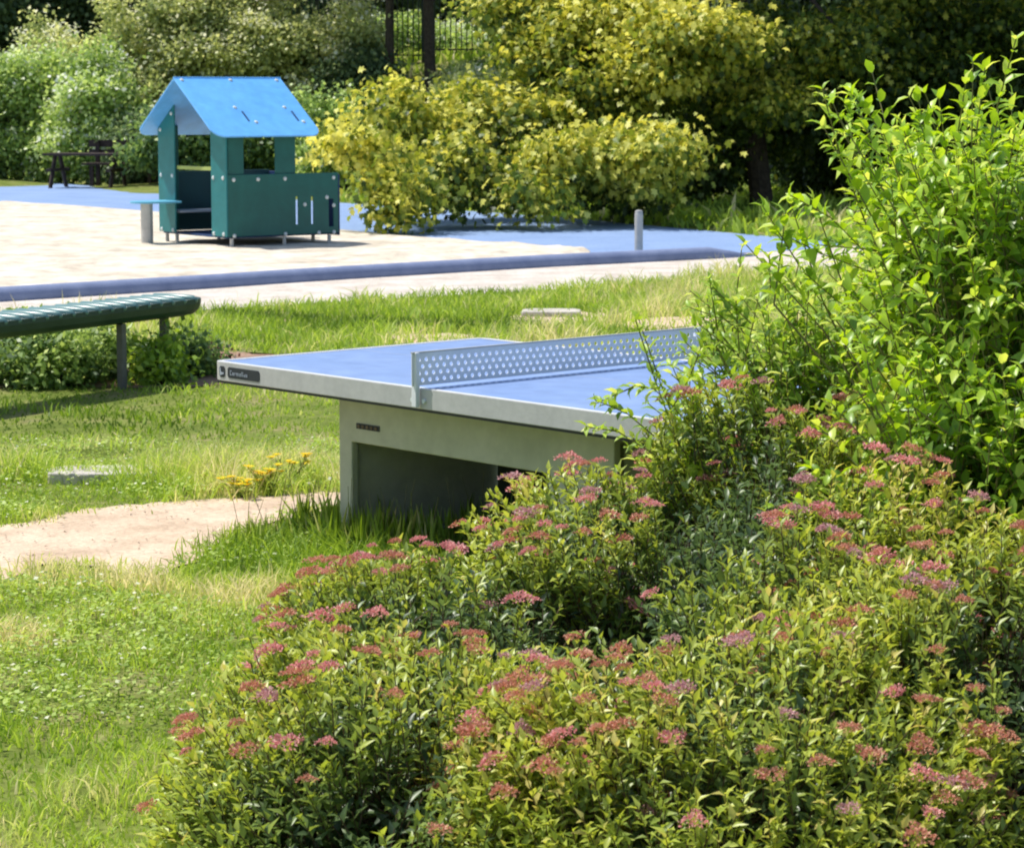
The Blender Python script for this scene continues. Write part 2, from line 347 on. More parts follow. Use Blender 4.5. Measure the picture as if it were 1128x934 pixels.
# ------------------------------------------------------------------ grass
def sample_view(n, d0, d1, margin=1.0, left=None):
    D = np.sqrt(rnd(n, d0 * d0, d1 * d1)); u = rnd(n, -1, 1)
    x = u * (.2 * D + margin * .05 * D + .3)
    return x, D
TC = Vector((-.358, 9.74)); TA = -.836
TE1 = Vector((math.cos(TA), math.sin(TA))); TE2 = Vector((-math.sin(TA), math.cos(TA)))
def tb(u, v, z=0): p = TC + TE1 * u + TE2 * v; return Vector((p.x, p.y, z))
def keep_mask(x, y, soft=.06):
    jx = x + rng.normal(size=len(x)) * soft; jy = y + rng.normal(size=len(x)) * soft * 1.6
    bad = inpoly(jx, jy, PATH)
    for p in (PAVE, RUBB, SANDW, SOIL2): bad |= inpoly(jx, jy, p)
    for p in WORN: bad |= inpoly(jx, jy, p) & (rnd(len(x)) < .75)
    return ~bad
def pixof(x, y, z=0):
    c, s = math.cos(PITCH), math.sin(PITCH); zz = z - HC; d = y * c - zz * s; u = y * s + zz * c
    return CX + F * x / d, CY - F * u / d
def grass(name, n, d0, d1, wid, hmul, zoff=None, seg=True):
    x, y = sample_view(n, d0, d1); k = keep_mask(x, y); x, y = x[k], y[k]; n = len(x)
    px, py = pixof(x, y)
    if d0 >= 30: k = ~((x < -3.4) & (y < 57)); x, y, px, py = x[k], y[k], px[k], py[k]; n = len(x)
    # sparse under the shrub mass
    P = np.stack([x, y, 0 * x], -1); l1 = lump(P, 1.1); l2 = lump(P, 3.2); l3 = lump(P, 9)
    h = (.040 + .018 * l2 + .010 * l3).clip(.02, .2)
    # rank grass: round the table base, along the path, far strip
    tu = (x - TC.x) * TE1.x + (y - TC.y) * TE1.y; tv = (x - TC.x) * TE2.x + (y - TC.y) * TE2.y
    nearT = np.exp(-np.maximum(np.abs(tu) - .9, 0) ** 2 / .08) * np.exp(-np.maximum(np.abs(tv) - .25, 0) ** 2 / .06)
    h += .09 * nearT * (.7 + .5 * rnd(n)); 
    edge = np.exp(-((py - 645 - .03 * px) / 22) ** 2) * (px < 330); h += .03 * edge
    edge2 = np.exp(-((py - 535 + .0 * px) / 16) ** 2) * (px < 385); h += .10 * edge2 * (.5 + .6 * l2).clip(0, 1.5)
    far = sstep((y - 17.6) / 2) * (y < 30); h += far * (.06 + .09 * (l1 + l2 * .7).clip(0, 2))
    h *= hmul * rnd(n, .6, 1.35)
    z0 = gz(x, y)
    az = rnd(n, 0, 6.28); lean = rnd(n, .1, .75)
    d = np.stack([np.cos(az) * lean, np.sin(az) * lean, np.ones(n)], -1); d = nz_(d)
    s = nz_(np.cross(d, rng.normal(size=(n, 3))))
    dry = .12 * far + .18 * edge + .12 * edge2
    tint = .48 + .17 * l1 + .13 * l2 + .08 * l3 + .14 * rng.normal(size=n) * .8 + dry + .06 * nearT
    tint += (rnd(n) < .05) * .35
    base = np.stack([x, y, z0 - .005], -1); W = (wid * rnd(n, .6, 1.3))[:, None]; H = h[:, None]
    bend = np.stack([np.cos(az), np.sin(az), -.35 * np.ones(n)], -1) * lean[:, None]
    v0 = base - s * W; v1 = base + s * W; m = base + d * H * .6; v2 = m + s * W * .75; v3 = m - s * W * .75; v4 = base + d * H + bend * H * .45
    V = np.stack([v0, v1, v2, v3, v4], 1).reshape(-1, 3)
    loops = ((np.arange(n) * 5)[:, None] + np.array([0, 1, 2, 3, 3, 2, 4])[None]).ravel()
    tot = np.tile([4, 3], n); st = np.concatenate([[0], np.cumsum(tot)[:-1]])
    me = bpy.data.meshes.new(name); me.vertices.add(len(V)); me.vertices.foreach_set('co', V.astype(np.float32).ravel())
    me.loops.add(len(loops)); me.loops.foreach_set('vertex_index', loops.astype(np.int32))
    me.polygons.add(len(tot)); me.polygons.foreach_set('loop_start', st.astype(np.int32)); me.polygons.foreach_set('loop_total', tot.astype(np.int32)); me.update(calc_edges=True)
    a = me.attributes.new('tint', 'FLOAT', 'POINT'); a.data.foreach_set('value', np.repeat(np.clip(tint, 0, 1), 5).astype(np.float32))
    return tag(link(name, me, M['grass']), kind='stuff')
tag(grass('lawn_grass', 120000, 5.6, 13, .0032, 1.0), 'green lawn grass around the table and the sandy path', 'grass')
tag(grass('meadow_grass', 140000, 13, 31, .0055, .9), 'rougher yellow green grass between the lawn and the pavement', 'grass')
tag(grass('bank_grass', 60000, 30, 66, .03, 4.0), 'long grass on the bank behind the playground', 'grass')
# clover carpet
n = 80000; x, y = sample_view(n, 5.8, 13.5); k = keep_mask(x, y, .03) & (x < .6); x, y = x[k], y[k]; n = len(x)
P = np.stack([x, y, 0 * x], -1); l = lump(P, 2.5)
k = rnd(n) < (.6 + .5 * l); x, y, l = x[k], y[k], l[k]; n = len(x)
az = rnd(n, 0, 6.28)
pos = np.stack([x, y, rnd(n, .03, .075)], -1); d = np.stack([np.cos(az), np.sin(az), rnd(n, -.2, .5)], -1); nn = np.stack([rng.normal(size=n) * .35, rng.normal(size=n) * .35, np.ones(n)], -1)
ln = rnd(n, .012, .024)
tt = .5 + .15 * l + .2 * rng.normal(size=n); tt = np.where(rnd(n) < .06, 1, np.clip(tt, 0, .92))
tag(leaves('clover', pos, d, nn, ln, ln * .9, tt, T_SIMPLE, M['clover']), 'low clover leaves spread through the lawn', 'clover', kind='stuff')

n = 2600; x, y = sample_view(n, 8.5, 13); k = inpoly(x, y, PATH); x, y = x[k], y[k]; n = len(x)
az = rnd(n, 0, 6.28); ln = rnd(n, .008, .022)
tag(leaves('path_litter', np.stack([x, y, rnd(n, .009, .014)], -1), np.stack([np.cos(az), np.sin(az), rnd(n, .0, .5)], -1), np.stack([rng.normal(size=n) * .3, rng.normal(size=n) * .3, np.ones(n)], -1), ln, ln * .6, rnd(n), T_FOLD,
    leafmat('litter', [(0, (.16, .11, .07)), (.6, (.42, .33, .25)), (1, (.6, .52, .44))], .05, .8, .1, 1.0)), 'tiny stones and dry leaf bits strewn over the sandy path', 'litter', kind='stuff')
# ------------------------------------------------------------------ rubber curb, bollard, slabs
m = MB(); cp = [at(px, py, 0) for px, py in [(-260, 346), (-120, 339), (0, 332), (110, 325), (220, 318), (320, 311), (400, 306), (500, 300), (600, 294), (680, 290), (740, 287), (780, 285), (830, 282.5)]]
cp = [Vector((p.x, p.y, .028)) for p in cp]; cp[-1].z = -.09
m.tube(cp, .105, 14); o = m.build('rubber_curb', M['curb'], smooth=True)
tag(o, 'long rounded dark blue rubber curb along the front of the sand pit', 'curb')
b0 = at(703.5, 277, 0); t = empty('bollard', b0, 0, 'short grey steel bollard standing on the blue rubber under the tree', 'bollard')
m = MB(); m.tube([(0, 0, -.1), (0, 0, .44), (0, 0, .47)], [.05, .05, .042], 16); m.build('post', M['steel'], t, smooth=False)
m = MB(); m.tube([(0, 0, .4705), (0, 0, .485), (0, 0, .492)], [.046, .043, .02], 16); m.build('cap', M['steel'], t)
def slab(px0, px1, py, D_w, h, name, label, cat, rz=0):
    a = at(px0, py, 0); b = at(px1, py, 0); c = (a + b) / 2; L = (b - a).length
    o = empty(name, (c.x, c.y, 0)); bpy.data.objects.remove(o)
    m = MB(); nxx = 14; vs = []; poly = []
    for i in range(40):
        t = 2 * math.pi * i / 40; ct, st = math.cos(t), math.sin(t)
        r = 1 + .05 * math.sin(3 * t + px0) + .03 * math.sin(7 * t)
        poly.append((math.copysign(abs(ct) ** .35, ct) * L / 2 * r, math.copysign(abs(st) ** .5, st) * D_w / 2 * r))
    m.prism(poly, -.03, h); o = m.build(name, M['stone'], bevel=.012)
    o.location = (c.x, c.y, 0); o.rotation_euler.z = rz; return tag(o, label, cat)
slab(55, 176, 529, .30, .055, 'stone_slab', 'pale weathered stone slab half sunk in the lawn behind the sandy path', 'slab', R(2))
slab(575, 640, 348, .35, .05, 'stone_slab', 'small pale slab lying in the rough grass behind the table', 'slab', R(-3))

# ------------------------------------------------------------------ table tennis table
T = empty('table_tennis_table', tb(0, .7625, 0), TA, 'blue outdoor table tennis table with perforated steel net and beige base', 'table')
# local frame: x along long edge (u), y = v - .7625
L2, W2, TZ = 1.37, .7625, .76
def rrect(hx, hy, r, n=6):
    p = []
    for cx, cy, a0 in ((hx - r, hy - r, 0), (-hx + r, hy - r, 90), (-hx + r, -hy + r, 180), (hx - r, -hy + r, 270)):
        for k in range(n + 1):
            a = R(a0 + 90 * k / n); p.append((cx + r * math.cos(a), cy + r * math.sin(a)))
    return p
m = MB(); m.prism(rrect(L2 - .012, W2 - .012, .045), TZ - .022, TZ); m.build('tabletop', M['tabletop'], T)
outer = rrect(L2, W2, .055); inner = rrect(L2 - .0125, W2 - .0125, .0445); n = len(outer)
m = MB()
vs = [(x, y, TZ - .078) for x, y in outer] + [(x, y, TZ + .003) for x, y in outer] + [(x, y, TZ + .003) for x, y in inner] + [(x, y, TZ - .078) for x, y in inner]
fs = []
for k in range(4):
    for i in range(n): fs.append((k * n + i, k * n + (i + 1) % n, ((k + 1) % 4) * n + (i + 1) % n, ((k + 1) % 4) * n + i))
m.add(vs, fs); m.build('edge_frame', M['frame'], T, bevel=.003)
m = MB(); m.box(-L2 + .02, L2 - .02, -W2 + .012, -W2 + .03, TZ - .09, TZ - .0785).box(-L2 + .02, L2 - .02, W2 - .03, W2 - .012, TZ - .09, TZ - .0785); m.build('under_rail', M['dark'], T)
m = MB(); zl = TZ + .0015
for (x0, x1, y0, y1) in ((-L2 + .016, L2 - .016, -W2 + .014, -W2 + .034), (-L2 + .016, L2 - .016, W2 - .034, W2 - .014), (-L2 + .014, -L2 + .034, -W2 + .036, W2 - .036), (L2 - .034, L2 - .014, -W2 + .036, W2 - .036), (-L2 + .036, L2 - .036, -.0015, .0015)):
    m.add([(x0, y0, zl), (x1, y0, zl), (x1, y1, zl), (x0, y1, zl)], [(0, 1, 2, 3)])
m.build('boundary_line', M['line'], T)
# net: perforated steel sheet with real holes
m = MB(); NW = 1.60; cols = 44; rows = 4; y0 = -NW / 2; cw = NW / cols; z0 = TZ + .012; rh = .0265
K = 10; hr = .0092
for side in (0,):
    for r_ in range(rows):
        for c_ in range(cols):
            offx = cw / 2 if r_ % 2 else 0
            ya = y0 + c_ * cw + offx; yb = ya + cw
            if r_ % 2 and c_ == cols - 1: continue
            za = z0 + .008 + r_ * rh; zb = za + rh; cy, cz = (ya + yb) / 2, (za + zb) / 2
            ring = []; sq = []
            for k in range(8):
                a = math.pi / 4 * k + math.pi / 8 * 0
                ring.append((0, cy + hr * math.cos(a), cz + hr * .95 * math.sin(a)))
                sx = max(-1, min(1, math.cos(a) * 1.4143)); sz = max(-1, min(1, math.sin(a) * 1.4143))
                sq.append((0, cy + sx * cw / 2, cz + sz * rh / 2))
            m.add(ring + sq, [(k, (k + 1) % 8, 8 + (k + 1) % 8, 8 + k) for k in range(8)])
        if r_ % 2:
            for (ya, yb) in ((y0, y0 + cw / 2), (y0 + NW - cw / 2, y0 + NW)):
                m.add([(0, ya, za), (0, yb, za), (0, yb, zb), (0, ya, zb)], [(0, 1, 2, 3)])
for za, zb in ((z0, z0 + .008), (z0 + .008 + rows * rh, z0 + .008 + rows * rh + .012)):
    m.add([(0, y0, za), (0, y0 + NW, za), (0, y0 + NW, zb), (0, y0, zb)], [(0, 1, 2, 3)])
net = m.build('net', M['netm'], T); s_ = net.modifiers.new('solid', 'SOLIDIFY'); s_.thickness = .003; s_.offset = 0
ztop = z0 + .008 + rows * rh + .012
m = MB(); m.box(-.006, .006, y0, y0 + NW, ztop, ztop + .006); m.build('net_top_rail', M['frame'], net)
for sgn in (-1, 1):
    m = MB(); yy = sgn * (W2 + .028); m.box(-.014, .014, min(yy, yy - sgn * .02), max(yy, yy - sgn * .02), TZ - .07, ztop + .004)
    m.build('net_post', M['netm'], T, bevel=.003)
    for dx in (-.035, .035):
        m = MB(); m.tube([(dx, sgn * (W2 + .001), TZ - .045), (dx, sgn * (W2 + .01), TZ - .045)], .009, 10); m.build('bolt', M['bolt'], T)
# base: near and far frame plates with an opening, connected
for v, nm in ((.25, 'leg_frame'), (1.275, 'leg_frame')):
    yv = v - .7625
    hole = lambda x, z: -.735 < x < .456 and z < .455
    m = plate([-.82, -.735, .456, .82], [-.05, .455, TZ - .08], hole, yv, yv + .035); m.build(nm, M['basepaint'], T, bevel=.006)
for xa in (-.80, .76):
    m = MB(); m.box(xa, xa + .04, -.475, .51, .02, TZ - .082); m.build('side_panel', M['basepaint'], T)
m = MB(); m.box(-.735, .456, .30, .33, -.04, .50); m.build('back_panel', M['baseshade'], T)
m = MB(); m.box(.458, .80, -.46, -.44, -.04, .60); m.build('ballast_panel', M['baseshade'], T)
m = MB(); m.box(-.70, -.55, -.5165, -.5128, .515, .538); s0 = m.build('handle_slot', M['dark'], T)
m = MB()
for k in range(5): m.box(-.69 + .028 * k, -.675 + .028 * k, -.5195, -.5167, .52, .533)
m.build('slot_insert', M['woodlight'], s0)
# maker's label on the edge by the left corner
m = MB(); yl = -W2 - .0012
def plq(x0, x1, z0, z1, m=m, y=yl): m.prism([(x0 + .008, z0), (x1 - .008, z0), (x1, z0 + .008), (x1, z1 - .008), (x1 - .008, z1), (x0 + .008, z1), (x0, z1 - .008), (x0, z0 + .008)], -.001, .001, Matrix.Translation((0, y, 0)) @ Matrix.Rotation(R(90), 4, 'X'))
plq(-1.255, -1.03, TZ - .062, TZ - .016); plq(-1.315, -1.275, TZ - .062, TZ - .016)
lab = m.build('edge_label', M['dark'], T)
yy = yl - .0022; zb_ = TZ - .049
LET = [  # small pale script on the dark plate, stroke boxes (dx, dz, w, h)
 [(0, 0, .003, .02), (.003, .017, .008, .003), (.003, 0, .008, .003)], [(0, 0, .003, .012), (.007, 0, .003, .012), (.003, 0, .004, .003), (.003, .009, .004, .003)],
 [(0, 0, .003, .012), (.003, .009, .005, .003)], [(0, 0, .003, .012), (.003, .009, .004, .003), (.007, 0, .003, .012)], [(0, 0, .003, .012)], [(0, 0, .009, .003), (0, .005, .009, .0025), (0, .009, .009, .003)],
 [(0, 0, .003, .02)], [(0, 0, .003, .02)], [(0, 0, .009, .003), (0, .0045, .009, .003), (.006, .003, .003, .009)], [(0, 0, .003, .012), (.007, 0, .003, .012), (.003, 0, .004, .003)]]
xx = -1.235
for L_ in LET:
    m = MB()
    for dx, dz, w_, h_ in L_: m.box(xx + dx, xx + dx + w_, yy - .0006, yy + .0006, zb_ + dz, zb_ + dz + h_)
    m.build('letter', M['palegrey'], lab); xx += .005 + max(a + c for a, b, c, d in L_)
m = MB(); m.prism([(-1.309, TZ - .055), (-1.281, TZ - .048), (-1.281, TZ - .043), (-1.301, TZ - .040), (-1.303, TZ - .023), (-1.309, TZ - .023)], -.0006, .0006, Matrix.Translation((0, yy, 0)) @ Matrix.Rotation(R(90), 4, 'X')); m.build('emblem', M['palegrey'], lab)

# ------------------------------------------------------------------ playhouse
c0 = at(252, 276, 0)
PH = empty('playhouse', c0, math.atan2(.6, .8), 'small playhouse with bright blue gable roof and green panels in the sand pit', 'playhouse')
HL, HW = 1.57, 1.65
def part(m, n, mat, bevel=.006, parent=PH): return m.build(n, M[mat], parent, bevel)
RZ0 = 2.05; SL = (2.05 - 1.36) / (.825 + .15)
def roofz(y): return RZ0 - abs(y - .825) * SL - .03
holes = [(.955, .985, .28, .62), (1.175, 1.205, .28, .62), (1.43, 1.50, .24, .58)]
m = plate([0, HL] + [h for H in holes for h in H[:2]], [.16, .90] + [h for H in holes for h in H[2:]], lambda x, z: any(a < x < b and c < z < d for a, b, c, d in holes), 0, .02)
part(m, 'side_panel', 'green')
def wallpoly(y0, y1, x0, x1, top=True):
    m = MB(); ys_ = [y0, y1] if not (y0 < .825 < y1) else [y0, .825, y1]
    poly = [(y0, .16), (y1, .16)] + [(y, roofz(y)) for y in reversed(ys_)]
    # prism in yz plane extruded along x
    mt = Matrix(((0, 0, 1, 0), (1, 0, 0, 0), (0, 1, 0, 0), (0, 0, 0, 1)))
    return m.prism(poly, x0, x1, mt)
part(wallpoly(-.004, .36, -.024, -.002), 'front_post_panel', 'teal')
part(wallpoly(1.24, 1.65, -.024, -.002), 'front_post_panel', 'teal')
m = MB(); m.box(.02, .24, .024, .044, .16, roofz(.034)); part(m, 'roof_post', 'green')
m = MB(); m.box(.68, .97, .024, .044, .16, roofz(.034)); part(m, 'roof_post', 'green')
m = MB(); m.box(.02, .24, 1.60, 1.62, .16, roofz(1.61)); part(m, 'roof_post', 'green')
m = MB(); m.box(.78, 1.0, 1.60, 1.62, .16, roofz(1.61)); part(m, 'roof_post', 'green')
m = MB(); m.box(0, HL, 1.63, 1.65, .16, .90); part(m, 'rear_panel', 'inner')
m = MB(); m.box(HL + .002, HL + .022, 0, .5, .13, .88); part(m, 'end_panel', 'navy')
m = MB(); m.box(HL + .002, HL + .022, 1.15, 1.65, .13, .88); part(m, 'end_panel', 'navy')
m = MB(); m.box(.0, HL, .05, 1.59, .14, .158); part(m, 'floor', 'navy')
m = MB(); m.box(.005, .04, .365, 1.235, .94, .985); part(m, 'cross_bar', 'lime')
m = MB(); m.box(.05, HL - .05, 1.25, 1.59, .40, .43); part(m, 'inner_seat', 'palegrey')
# counter shelf and its leg
def loc_of(p): d = Vector((p.x - c0.x, p.y - c0.y)); return (d.x * .8 + d.y * .6, -d.x * .6 + d.y * .8)
pp = at(162, 277, 0); lx, ly = -.40, 1.28
m = MB(); poly = []
for k in range(13):
    a = R(90 + 180 * k / 12); poly.append((lx + .02 + .22 * math.cos(a), ly + .22 * math.sin(a)))
poly += [(-.03, ly - .22), (-.03, ly + .22)]
m.prism(poly, .53, .555); part(m, 'counter', 'cyan')
m = MB(); m.tube([(lx, ly, -.1), (lx, ly, .529)], .075, 16); m.build('counter_leg', M['steel'], PH, smooth=False)
for (x, y) in ((.06, .03), (.8, .03), (1.45, .03), (.06, 1.6), (.8, 1.6), (1.45, 1.6), (.03, 1.3), (1.45, .4)):
    m = MB(); m.tube([(x, y, -.1), (x, y, .139)], .024, 8); m.build('leg', M['steel'], PH)
# roof: two slabs with rounded eave corners, sheets below, one coloured paler for sand bounce
def roofslab(sgn, th0, th1, name, mat, inset=0):
    x0, x1 = -.25 + inset, 1.26 - inset; slen = math.hypot(.975, .69) - inset
    r = .16; poly = [(x0, 0), (x1, 0)]
    for k in range(7): a = R(-90 * 0 + 0 + 90 * k / 6); poly.append((x1 - r + r * math.cos(a), slen - r + r * math.sin(a)))
    for k in range(7): a = R(90 + 90 * k / 6); poly.append((x0 + r + r * math.cos(a), slen - r + r * math.sin(a)))
    sy = .975 / math.hypot(.975, .69); sz = -.69 / math.hypot(.975, .69)
    nrm = Vector((0, -sgn * sz, sy))
    mt = Matrix(((1, 0, 0, 0), (0, sgn * sy, nrm.y * 1, .825), (0, sz, nrm.z, RZ0), (0, 0, 0, 1)))
    mm = MB(); mm.prism(poly, th0, th1, mt); return mm.build(name, M[mat], PH, .004), mt
RS = {}
for sgn in (-1, 1):
    o_, mt = roofslab(sgn, -.018, .004, 'roof_panel', 'roof'); RS[sgn] = (o_, mt)
    roofslab(sgn, -.024, -.0185, 'roof_underside', 'palegrey' if sgn < 0 else 'roof', .012)
m = MB(); m.tube([(-.25, .825, RZ0 + .0), (1.26, .825, RZ0 + .0)], .014, 8); m.build('ridge_strip', M['roof'], PH)
# bolts share one mesh
bme = bpy.data.meshes.new('bolt'); bb = bmesh.new(); bmesh.ops.create_uvsphere(bb, u_segments=10, v_segments=6, radius=.026); bmesh.ops.scale(bb, vec=(1, 1, .55), verts=bb.verts); bb.to_mesh(bme); bb.free(); bme.materials.append(M['bolt']); bme.shade_smooth()
def bolt(p, nrm, parent=PH):
    o = bpy.data.objects.new('bolt', bme); col.objects.link(o); o.parent = parent; o.location = p
    o.rotation_euler = Vector(nrm).to_track_quat('Z', 'Y').to_euler()
o_, mt = RS[-1]
for x, s in ((-.16, .05), (.52, .05), (1.18, .05), (.30, .62), (1.0, .62), (.45, .92), (1.12, .92)):
    bolt(mt @ Vector((x, s, .006)), mt.to_3x3() @ Vector((0, 0, 1)))
for x, s in ((.36, .70), (1.06, .70)):
    m = MB(); m.box(x - .012, x + .012, s, s + .2, .0045, .008, mt @ Matrix.Rotation(0, 4, 'Z')); m.build('roof_slit', M['navy'], PH)
for x in (.08, .42, .80, 1.50):
    bolt((x, -.004, .84), (0, -1, 0))
for x, z in ((.08, .17), (.80, .17), (1.28, .17), (1.50, .17), (1.08, .52), (1.50, .50), (1.40, .60)):
    bolt((x, -.004, z), (0, -1, 0))
for y in (.07, .30, 1.30, 1.58):
    bolt((-.026, y, .86), (-1, 0, 0)); bolt((-.026, y, .19), (-1, 0, 0))
bolt((-.026, 1.30, 1.62), (-1, 0, 0)); bolt((-.026, 1.58, 1.42), (-1, 0, 0))

# ------------------------------------------------------------------ long slatted bench at left
A = Vector((-4.3, 13.3, 0)); Bv = Vector((-2.16, 17.0, 0)); dv = (Bv - A); LB = dv.length; ang = math.atan2(dv.y, dv.x)
SB = empty('slatted_bench', A, ang, 'long dark green park bench with rounded end and crosswise slats on steel legs', 'bench')
hw = .19; zt = .535
def stadium(hw, L, n=10):
    return [(0, -hw)] + [(L - hw + hw * math.sin(R(180 * k / n)), -hw * math.cos(R(180 * k / n))) for k in range(n + 1)] + [(0, hw)]
m = MB(); prof = [(0.0, 1.0), (-.03, 1.0), (-.07, .93), (-.10, .75), (-.118, .4)]
rings = [stadium(hw * s_, LB - hw * (1 - s_)) for _, s_ in prof]; n = len(rings[0]); vs = []; fs = []
for (dz, s_), rg in zip(prof, rings): vs += [(x, y, zt + dz) for x, y in rg]
for i in range(len(prof) - 1):
    for k in range(n): fs.append((i * n + k, i * n + (k + 1) % n, (i + 1) * n + (k + 1) % n, (i + 1) * n + k))
fs.append(tuple((len(prof) - 1) * n + k for k in range(n))); fs.append(tuple(range(n)))
m.add(vs, fs); m.build('bench_shell', M['benchrim'], SB, smooth=False)
x = .1
while x < LB - .06:
    ext = hw if x < LB - hw else math.sqrt(max(hw * hw - (x - (LB - hw)) ** 2, 0.002))
    m = MB(); m.tube([(x, -ext - .004, zt - .012), (x, -ext + .03, zt + .002), (x, 0, zt + .006), (x, ext - .03, zt + .002), (x, ext + .004, zt - .012)], [.014, .024, .024, .024, .014], 8); m.build('slat', M['slat'], SB, smooth=True)
    x += .125
for lx_, ly_ in ((1.0, -.08), (3.42, -.10), (4.03, .03)):
    m = MB(); m.box(lx_ - .024, lx_ + .024, ly_ - .024, ly_ + .024, -.05, zt - .115); m.build('leg', M['legm'], SB, bevel=.005)

# ------------------------------------------------------------------ picnic furniture, fence
p0 = at(97, 207.5, 0)
PT = empty('picnic_table', (p0.x, p0.y, 0), R(-12), 'dark wooden picnic table on the far edge of the blue rubber', 'table')
m = MB()
for k in range(4): m.box(-.8, .8, -.36 + .18 * k, -.2 + .18 * k, .64, .685)
m.build('tabletop', M['wood'], PT)
for sx in (-.62, .62):
    for sy in (-1, 1):
        m = MB(); m.tube([(sx, sy * .12, .64), (sx, sy * .42, 0)], .045, 4); m.build('leg', M['wood'], PT)
    m = MB(); m.box(sx - .05, sx + .05, -.5, .5, .33, .39); m.build('crossbeam', M['wood'], PT)
p1 = at(124, 206, 0)
PB = empty('park_bench', (p1.x + .2, p1.y + .1, 0), R(-10), 'dark wooden bench with a plank backrest behind the picnic table', 'bench')
m = MB(); 
for k in range(3): m.box(-.8, .8, -.2 + .14 * k, -.08 + .14 * k, .43, .47)
m.build('seat', M['wood'], PB)
m = MB(); m.box(-.8, .8, .26, .29, .78, .92).box(-.8, .8, .25, .28, .60, .73); m.build('backrest', M['wood'], PB)
for sx in (-.6, .6):
    m = MB(); m.box(sx - .04, sx + .04, .2, .26, 0, .9).box(sx - .04, sx + .04, -.18, -.12, 0, .42); m.build('leg', M['wood'], PB)

fz = 2.3; FA = Vector((-9.5, 60.5)); FB = Vector((7.0, 58.5)); FL = (FB - FA).length
FE = empty('metal_fence', (FA.x, FA.y, 0), math.atan2(FB.y - FA.y, FB.x - FA.x), 'dark metal fence of thin upright bars on top of the bank', 'fence')
def fgz(x): p = FA + (FB - FA) * (x / FL); return float(gz(p.x, p.y))
ip = 0; x = 0
while x < FL:
    zz = fgz(x); m = MB(); m.box(x - .04, x + .04, -.04, .04, zz - .1, zz + 2.1); m.build('post', M['iron'], FE)
    m = MB(); xe = min(x + 2.5, FL); zz = max(zz, fgz(xe))
    m.box(x + .05, xe - .05, -.02, .02, zz + .12, zz + .16).box(x + .05, xe - .05, -.02, .02, zz + 1.85, zz + 1.9)
    q = x + .14
    while q < xe - .06: m.box(q - .012, q + .012, -.012, .012, zz + .02, zz + 2.0); q += .125
    m.build('bar_panel', M['iron'], FE); x += 2.5

# ------------------------------------------------------------------ far vegetation
def crown(name, parent, clumps, mat, leaf=.1, per=600, tmpl=T_SIMPLE, droop=.3, tb_=.5, ts=.2, wr=.7, sub=.28, topl=.25, split=0):
    """clumps: (cx,cy,cz,rx,ry,rz[,tintoffset[,density]])"""
    if split:
        cc = []
        for c in clumps:
            to = c[6] if len(c) > 6 else 0; dn = c[7] if len(c) > 7 else 1
            cc.append((*c[:3], c[3] * .6, c[4] * .6, c[5] * .6, to - .12, dn * .7))
            for _ in range(split):
                u = nz_(rng.normal(size=3)) * .86; k = rng.uniform(.24, .46)
                cc.append((c[0] + u[0] * c[3], c[1] + u[1] * c[4], c[2] + u[2] * c[5], c[3] * k, c[4] * k, c[5] * k * .9, to + rng.normal() * .11, dn * 1.25))
        clumps = cc
    Ps, Ds, Ns, Ls, Ts = [], [], [], [], []
    for c in clumps:
        cx, cy, cz, rx, ry, rz = c[:6]; to = c[6] if len(c) > 6 else 0; dn = c[7] if len(c) > 7 else 1
        area = (rx * ry + rx * rz + ry * rz) * 4; n = max(4, int(area * per * dn / 14))
        v = nz_(rng.normal(size=(n, 3))); r = rnd(n, .15, 1) ** .45
        C = np.array([cx, cy, cz]); S = np.array([rx, ry, rz])
        q = C + v * S * (r * (1 + .24 * lump(C + v * S, 1.6 / max(rx, .5) * 1.5)))[:, None]
        K = 14; base = np.repeat(q, K, 0); vv = np.repeat(v, K, 0); off = rng.normal(size=(n * K, 3)) * sub * np.array([1, 1, .6])
        P = base + off
        hl = np.repeat(rng.normal(size=n) * .6, K)
        d = nz_(vv * .6 + rng.normal(size=P.shape) * .6 + np.array([0, 0, -droop]))
        nn = UP * .8 + vv * .5 + rng.normal(size=P.shape) * .45
        Ps.append(P); Ds.append(d); Ns.append(nn); l = leaf * rnd(len(P), .65, 1.3); Ls.append(l)
        Ts.append(tb_ + to + ts * (rng.normal(size=len(P)) * .6 + hl * .8) + topl * vv[:, 2] * .5)
    P = np.concatenate(Ps); L = np.concatenate(Ls)
    return leaves(name, P, np.concatenate(Ds), np.concatenate(Ns), L, L * wr, np.concatenate(Ts), tmpl, mat, parent)
def limbs(base, tips, r0, trunk_top):
    m = MB(); b = Vector(base); tt = Vector(trunk_top)
    mid = b.lerp(tt, .5) + Vector((random.uniform(-.08, .08), random.uniform(-.08, .08), 0))
    m.tube([b - Vector((0, 0, .15)), b + Vector((0, 0, .12)), mid, tt], [r0 * 1.5, r0 * 1.05, r0 * .85, r0 * .6], 10)
    for t in tips:
        t = Vector(t); k = random.uniform(.35, 1); s = b.lerp(tt, k)
        md = s.lerp(t, .5) + Vector((0, 0, .12 * (t - s).length)); m.tube([s, md, t], [r0 * .42, r0 * .26, r0 * .07], 6)
    return m
